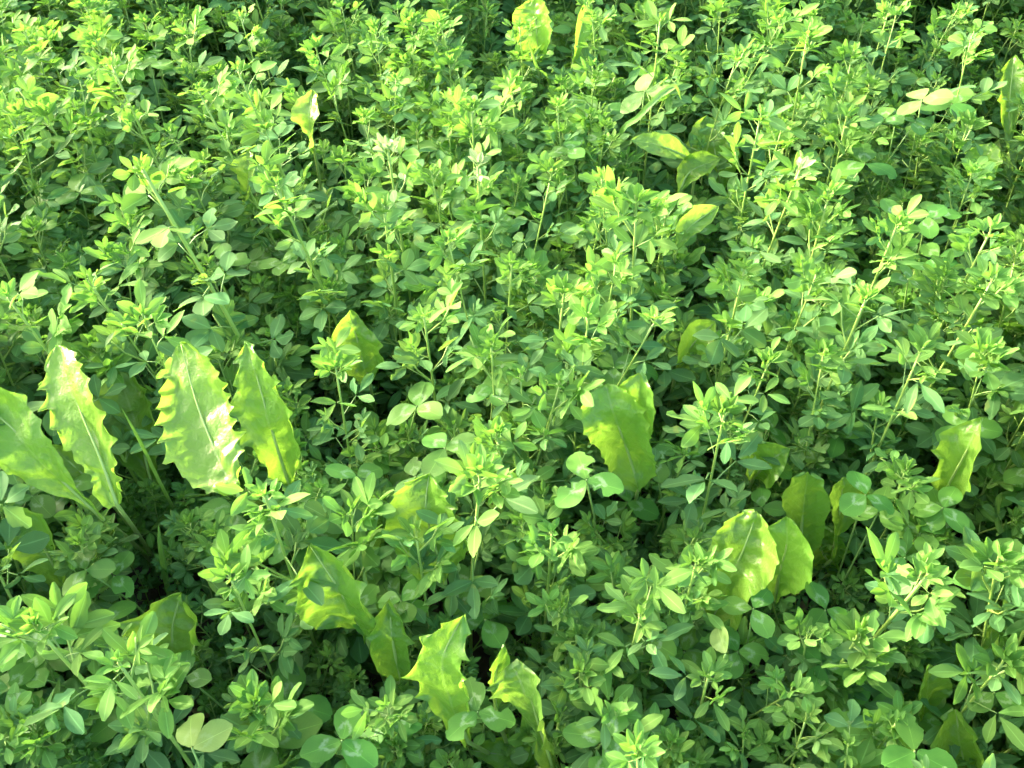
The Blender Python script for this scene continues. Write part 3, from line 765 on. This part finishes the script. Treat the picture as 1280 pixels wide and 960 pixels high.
# more shoots read from the photograph
MORE = [(128, 655), (168, 668), (98, 628), (60, 650), (200, 640), (700, 900), (905, 800), (1010, 790), (870, 790), (235, 45), (182, 30), (120, 50), (395, 62), (470, 45), (550, 30), (495, 100), (60, 150), (25, 145), (100, 100), (60, 300), (400, 390),
        (945, 65), (1065, 70), (1215, 45), (690, 215), (752, 225), (978, 240), (1020, 345), (960, 455), (735, 402), (640, 110), (920, 75), (900, 15),
        (400, 612), (620, 545), (440, 492), (130, 872), (230, 925), (12, 840), (80, 712), (140, 605), (358, 490), (470, 560), (582, 660),
        (990, 865), (930, 915), (1242, 890), (1100, 640), (1130, 592), (1000, 935), (850, 572), (680, 622), (962, 742), (300, 300), (560, 300), (420, 300), (260, 330),
        (640, 330), (820, 400), (1180, 350), (850, 330), (1200, 240), (700, 480), (560, 480), (330, 160), (430, 200), (540, 220), (30, 40), (300, 20), (740, 20), (1120, 20),
        (1150, 180), (770, 330), (1030, 440), (1230, 440), (1260, 500), (1240, 600), (1270, 650), (40, 910), (180, 950), (560, 950), (420, 940), (700, 930), (840, 930),
        (1060, 930), (1180, 950), (700, 760), (640, 720), (740, 820), (440, 640), (370, 560), (650, 470), (580, 380), (340, 420), (180, 400), (110, 350)]
GAPS = [(640, 275, 40), (455, 405, 45), (590, 195, 30), (1005, 500, 65), (700, 815, 45), (600, 455, 35), (280, 655, 40), (690, 690, 30),
        (900, 120, 40), (1245, 150, 30), (740, 120, 30), (530, 430, 40), (960, 600, 40), (870, 600, 30), (1040, 700, 60), (200, 720, 45), (400, 700, 40), (1180, 800, 40)]
HMARK = {'tallest alfalfa plant, its thick bare stem leaning out of the stand': 'the tallest thick-stemmed alfalfa', 'star-shaped light alfalfa rosette': 'the star-shaped light alfalfa rosette',
         'pale sunlit alfalfa rosette with large spreading leaflets': 'the pale large-leaved alfalfa rosette', 'alfalfa with long silver-green erect leaves': 'the alfalfa with silver-green erect leaves',
         'big yellow-green alfalfa tuft on a bent stem': 'the big yellow-green alfalfa tuft', 'alfalfa with a flat wheel of oval leaflets': 'the flat wheel of oval leaflets',
         'alfalfa with widely spread narrow leaflets': 'the alfalfa with widely spread leaflets', 'upright alfalfa with wide round leaflets on a bright stem': 'the bright-stemmed round-leaved alfalfa',
         'far alfalfa with stacked flat leaves in sun': 'the far alfalfa with stacked leaves'}
taken = []
ELL.append((238, 335, 26, 62, .32)); ELL.append((15, 540, 55, 55, .30))                           # the bare leaning stem stays in view
def free(x, y, dmin):
    return all((x - a) ** 2 + (y - b) ** 2 > dmin * dmin for a, b in taken)
ra = random.Random(21)
n_single = 0
for (px, py, z, bx, by, size, broad, lit, label, sr) in HERO:
    z -= .075 * low(py); size = size * (1 - .10 * low(py))
    tip = P(px, py, z)
    base = Vector((tip.x + bx * 2.2 + ra.uniform(-.01, .01), tip.y + by * 1.5 + ra.uniform(-.005, .015), 0))
    build_alfalfa(ra, base, tip, (bx * .4, by * .2, 0), broad, label, 'alfalfa plants standing out of the crop', size, lit, sr, split=9)
    taken.append((tip.x, tip.y)); n_single += 1
    if label in HMARK: MARKS.append((tip.x, tip.y, HMARK[label]))
def near_mark(x, y):
    return min(MARKS, key=lambda m: (m[0] - x) ** 2 + (m[1] - y) ** 2)[2]
def fill_label(tip, base, broad):
    shape = 'round-leaved' if broad else 'narrow-leaved'
    hgt = 'short' if tip.z < .17 else 'low' if tip.z < .235 else 'medium' if tip.z < .295 else 'tall'
    lean = 'leaning' if math.hypot(tip.x - base.x, tip.y - base.y) > .034 else 'upright'
    mk = near_mark(tip.x, tip.y)
    return f'{hgt} {lean} {shape} alfalfa shoot beside {mk}', f'{hgt} {lean} {shape} alfalfa shoots'
def place_fill(px, py, z, read):
    global n_single
    short = False
    z -= .085 * low(py)
    mg = 30 * .8 / (P(px, py, z) - CAM).dot(FWD)
    for e in ELL:
        if ((px - e[0]) / (e[2] + mg)) ** 2 + ((py - e[1]) / (e[3] + mg * (1.2 if py > e[1] else .4))) ** 2 < 1:
            z = min(z, e[4] - .06 - .03 * low(py)); short = True
    for g in GAPS:
        if (px - g[0]) ** 2 + (py - g[1]) ** 2 < (g[2] * .75) ** 2 and not read: z = min(z, ra.uniform(.12, .19)); short = True
    if z < .07: return
    tip = P(px, py, z)
    if not free(tip.x, tip.y, .022 if read else .030): return
    if not read and any((tip.x - a) ** 2 + (tip.y - b) ** 2 < .040 ** 2 for a, b in taken[:len(HERO)]): return
    broad = ra.random() < .5
    base = Vector((tip.x + ra.uniform(-.05, .05), tip.y + ra.uniform(-.035, .05), 0))
    lb, gp = fill_label(tip, base, broad)
    build_alfalfa(ra, base, tip, (ra.uniform(-.025, .025), ra.uniform(-.025, .025), 0), broad, lb, gp,
                  ra.uniform(.8, 1.15) * (1 - .08 * low(py)), ra.uniform(0, .7), .0011, split=6)
    taken.append((tip.x, tip.y)); n_single += 1
for (px, py) in MORE:
    base_h = .315 if py < 420 else .285
    place_fill(px, py, base_h + ra.uniform(-.02, .03), True)
tries = 0
while n_single < 300 and tries < 6000:
    tries += 1
    # even over the ground that is in view
    x, y = ra.uniform(-.75, .75), ra.uniform(.18, 1.25)
    z = ra.uniform(.20, .31)
    px, py, w = proj((x, y, z))
    if not (-15 < px < 1295 and -10 < py < 975): continue
    place_fill(px, py, z, False)

# ------------------------------------------------------------------ the crop going on around them (one mass)
rm = random.Random(9)
protos = []
for k in range(8):
    o = bpy.data.objects.new('crop_plant_shape', baked_alfalfa(rm, .22 + .016 * k, k % 2 == 0))
    protos.append(o)
pts, rots, scl, var = [], [], [], []
cell = .036
for iy in range(int(5.4 / cell)):
    for ix in range(int(5.6 / cell)):
        x = -2.8 + (ix + rm.random()) * cell; y = -1.2 + (iy + rm.random()) * cell
        far = max(0, math.hypot(x, y - .6) - 1.2)
        if rm.random() < min(.6, far * .35): continue
        px, py, w = proj((x, y, .22))
        inview = w > 0 and -10 < px < 1290 and 22 < py < 990
        if inview:
            if not free(x, y, .006): continue
            cl = any(((px - e[0]) / (e[2] + 20)) ** 2 + ((py - e[1]) / (e[3] + 30)) ** 2 < 1 for e in ELL)
            s, v = (rm.uniform(.4, .6) if cl else rm.uniform(.62, .95) - .14 * low(py)), rm.randrange(5)
        else:
            s, v = (rm.uniform(.85, 1.15) - (.3 if y < .25 else 0)) * (1 + .12 * math.sin(4 * x) * math.cos(3 * y)), rm.randrange(8)
            if x < -.55 and abs(y - .6) < 1.2: s *= .92
        if (inview and not cl) or (not inview and math.hypot(x, y - .6) < 1.5):                                       # a second, lower layer
            pts.append((x + .018, y + .012, 0)); rots.append((rm.uniform(-.3, .3), rm.uniform(-.3, .3), rm.uniform(0, 6.28))); scl.append(rm.uniform(.4, .62)); var.append(rm.randrange(4))
        pts.append((x, y, 0)); rots.append((rm.uniform(-.15, .15), rm.uniform(-.15, .15), rm.uniform(0, 6.28))); scl.append(s); var.append(v)
me = bpy.data.meshes.new('alfalfa_crop')
me.from_pydata(pts, [], [])
a = me.attributes.new('rot', 'FLOAT_VECTOR', 'POINT'); a.data.foreach_set('vector', np.array(rots, dtype=np.float32).ravel())
a = me.attributes.new('scl', 'FLOAT', 'POINT'); a.data.foreach_set('value', np.array(scl, dtype=np.float32))
a = me.attributes.new('var', 'INT', 'POINT'); a.data.foreach_set('value', np.array(var, dtype=np.int32))
crop = ob('alfalfa_crop', me)
crop['kind'] = 'stuff'
tag(crop, 'dense green alfalfa crop filling the field around the single shoots', 'alfalfa')
ng = bpy.data.node_groups.new('crop', 'GeometryNodeTree')
ng.interface.new_socket('Geometry', in_out='INPUT', socket_type='NodeSocketGeometry')
ng.interface.new_socket('Geometry', in_out='OUTPUT', socket_type='NodeSocketGeometry')
gi, go = ng.nodes.new('NodeGroupInput'), ng.nodes.new('NodeGroupOutput')
jn = ng.nodes.new('GeometryNodeJoinGeometry')
for k, o in reversed(list(enumerate(protos))):
    sep = ng.nodes.new('GeometryNodeSeparateGeometry'); sep.domain = 'POINT'
    na = ng.nodes.new('GeometryNodeInputNamedAttribute'); na.data_type = 'INT'; na.inputs['Name'].default_value = 'var'
    cp = ng.nodes.new('FunctionNodeCompare'); cp.data_type = 'INT'; cp.operation = 'EQUAL'
    ng.links.new(na.outputs['Attribute'], cp.inputs[2]); cp.inputs[3].default_value = k
    ng.links.new(gi.outputs[0], sep.inputs[0]); ng.links.new(cp.outputs[0], sep.inputs[1])
    oi = ng.nodes.new('GeometryNodeObjectInfo'); oi.inputs['Object'].default_value = o; oi.inputs['As Instance'].default_value = True
    ip = ng.nodes.new('GeometryNodeInstanceOnPoints')
    nr = ng.nodes.new('GeometryNodeInputNamedAttribute'); nr.data_type = 'FLOAT_VECTOR'; nr.inputs['Name'].default_value = 'rot'
    e2 = ng.nodes.new('FunctionNodeEulerToRotation')
    nsn = ng.nodes.new('GeometryNodeInputNamedAttribute'); nsn.data_type = 'FLOAT'; nsn.inputs['Name'].default_value = 'scl'
    ng.links.new(nr.outputs['Attribute'], e2.inputs[0])
    ng.links.new(sep.outputs[0], ip.inputs['Points']); ng.links.new(oi.outputs['Geometry'], ip.inputs['Instance'])
    ng.links.new(e2.outputs[0], ip.inputs['Rotation']); ng.links.new(nsn.outputs['Attribute'], ip.inputs['Scale'])
    ng.links.new(ip.outputs[0], jn.inputs[0])
ng.links.new(jn.outputs[0], go.inputs[0])
md = crop.modifiers.new('crop', 'NODES'); md.node_group = ng
print('single alfalfa plants', n_single, 'objects', len(bpy.data.objects), 'crop points', len(pts))
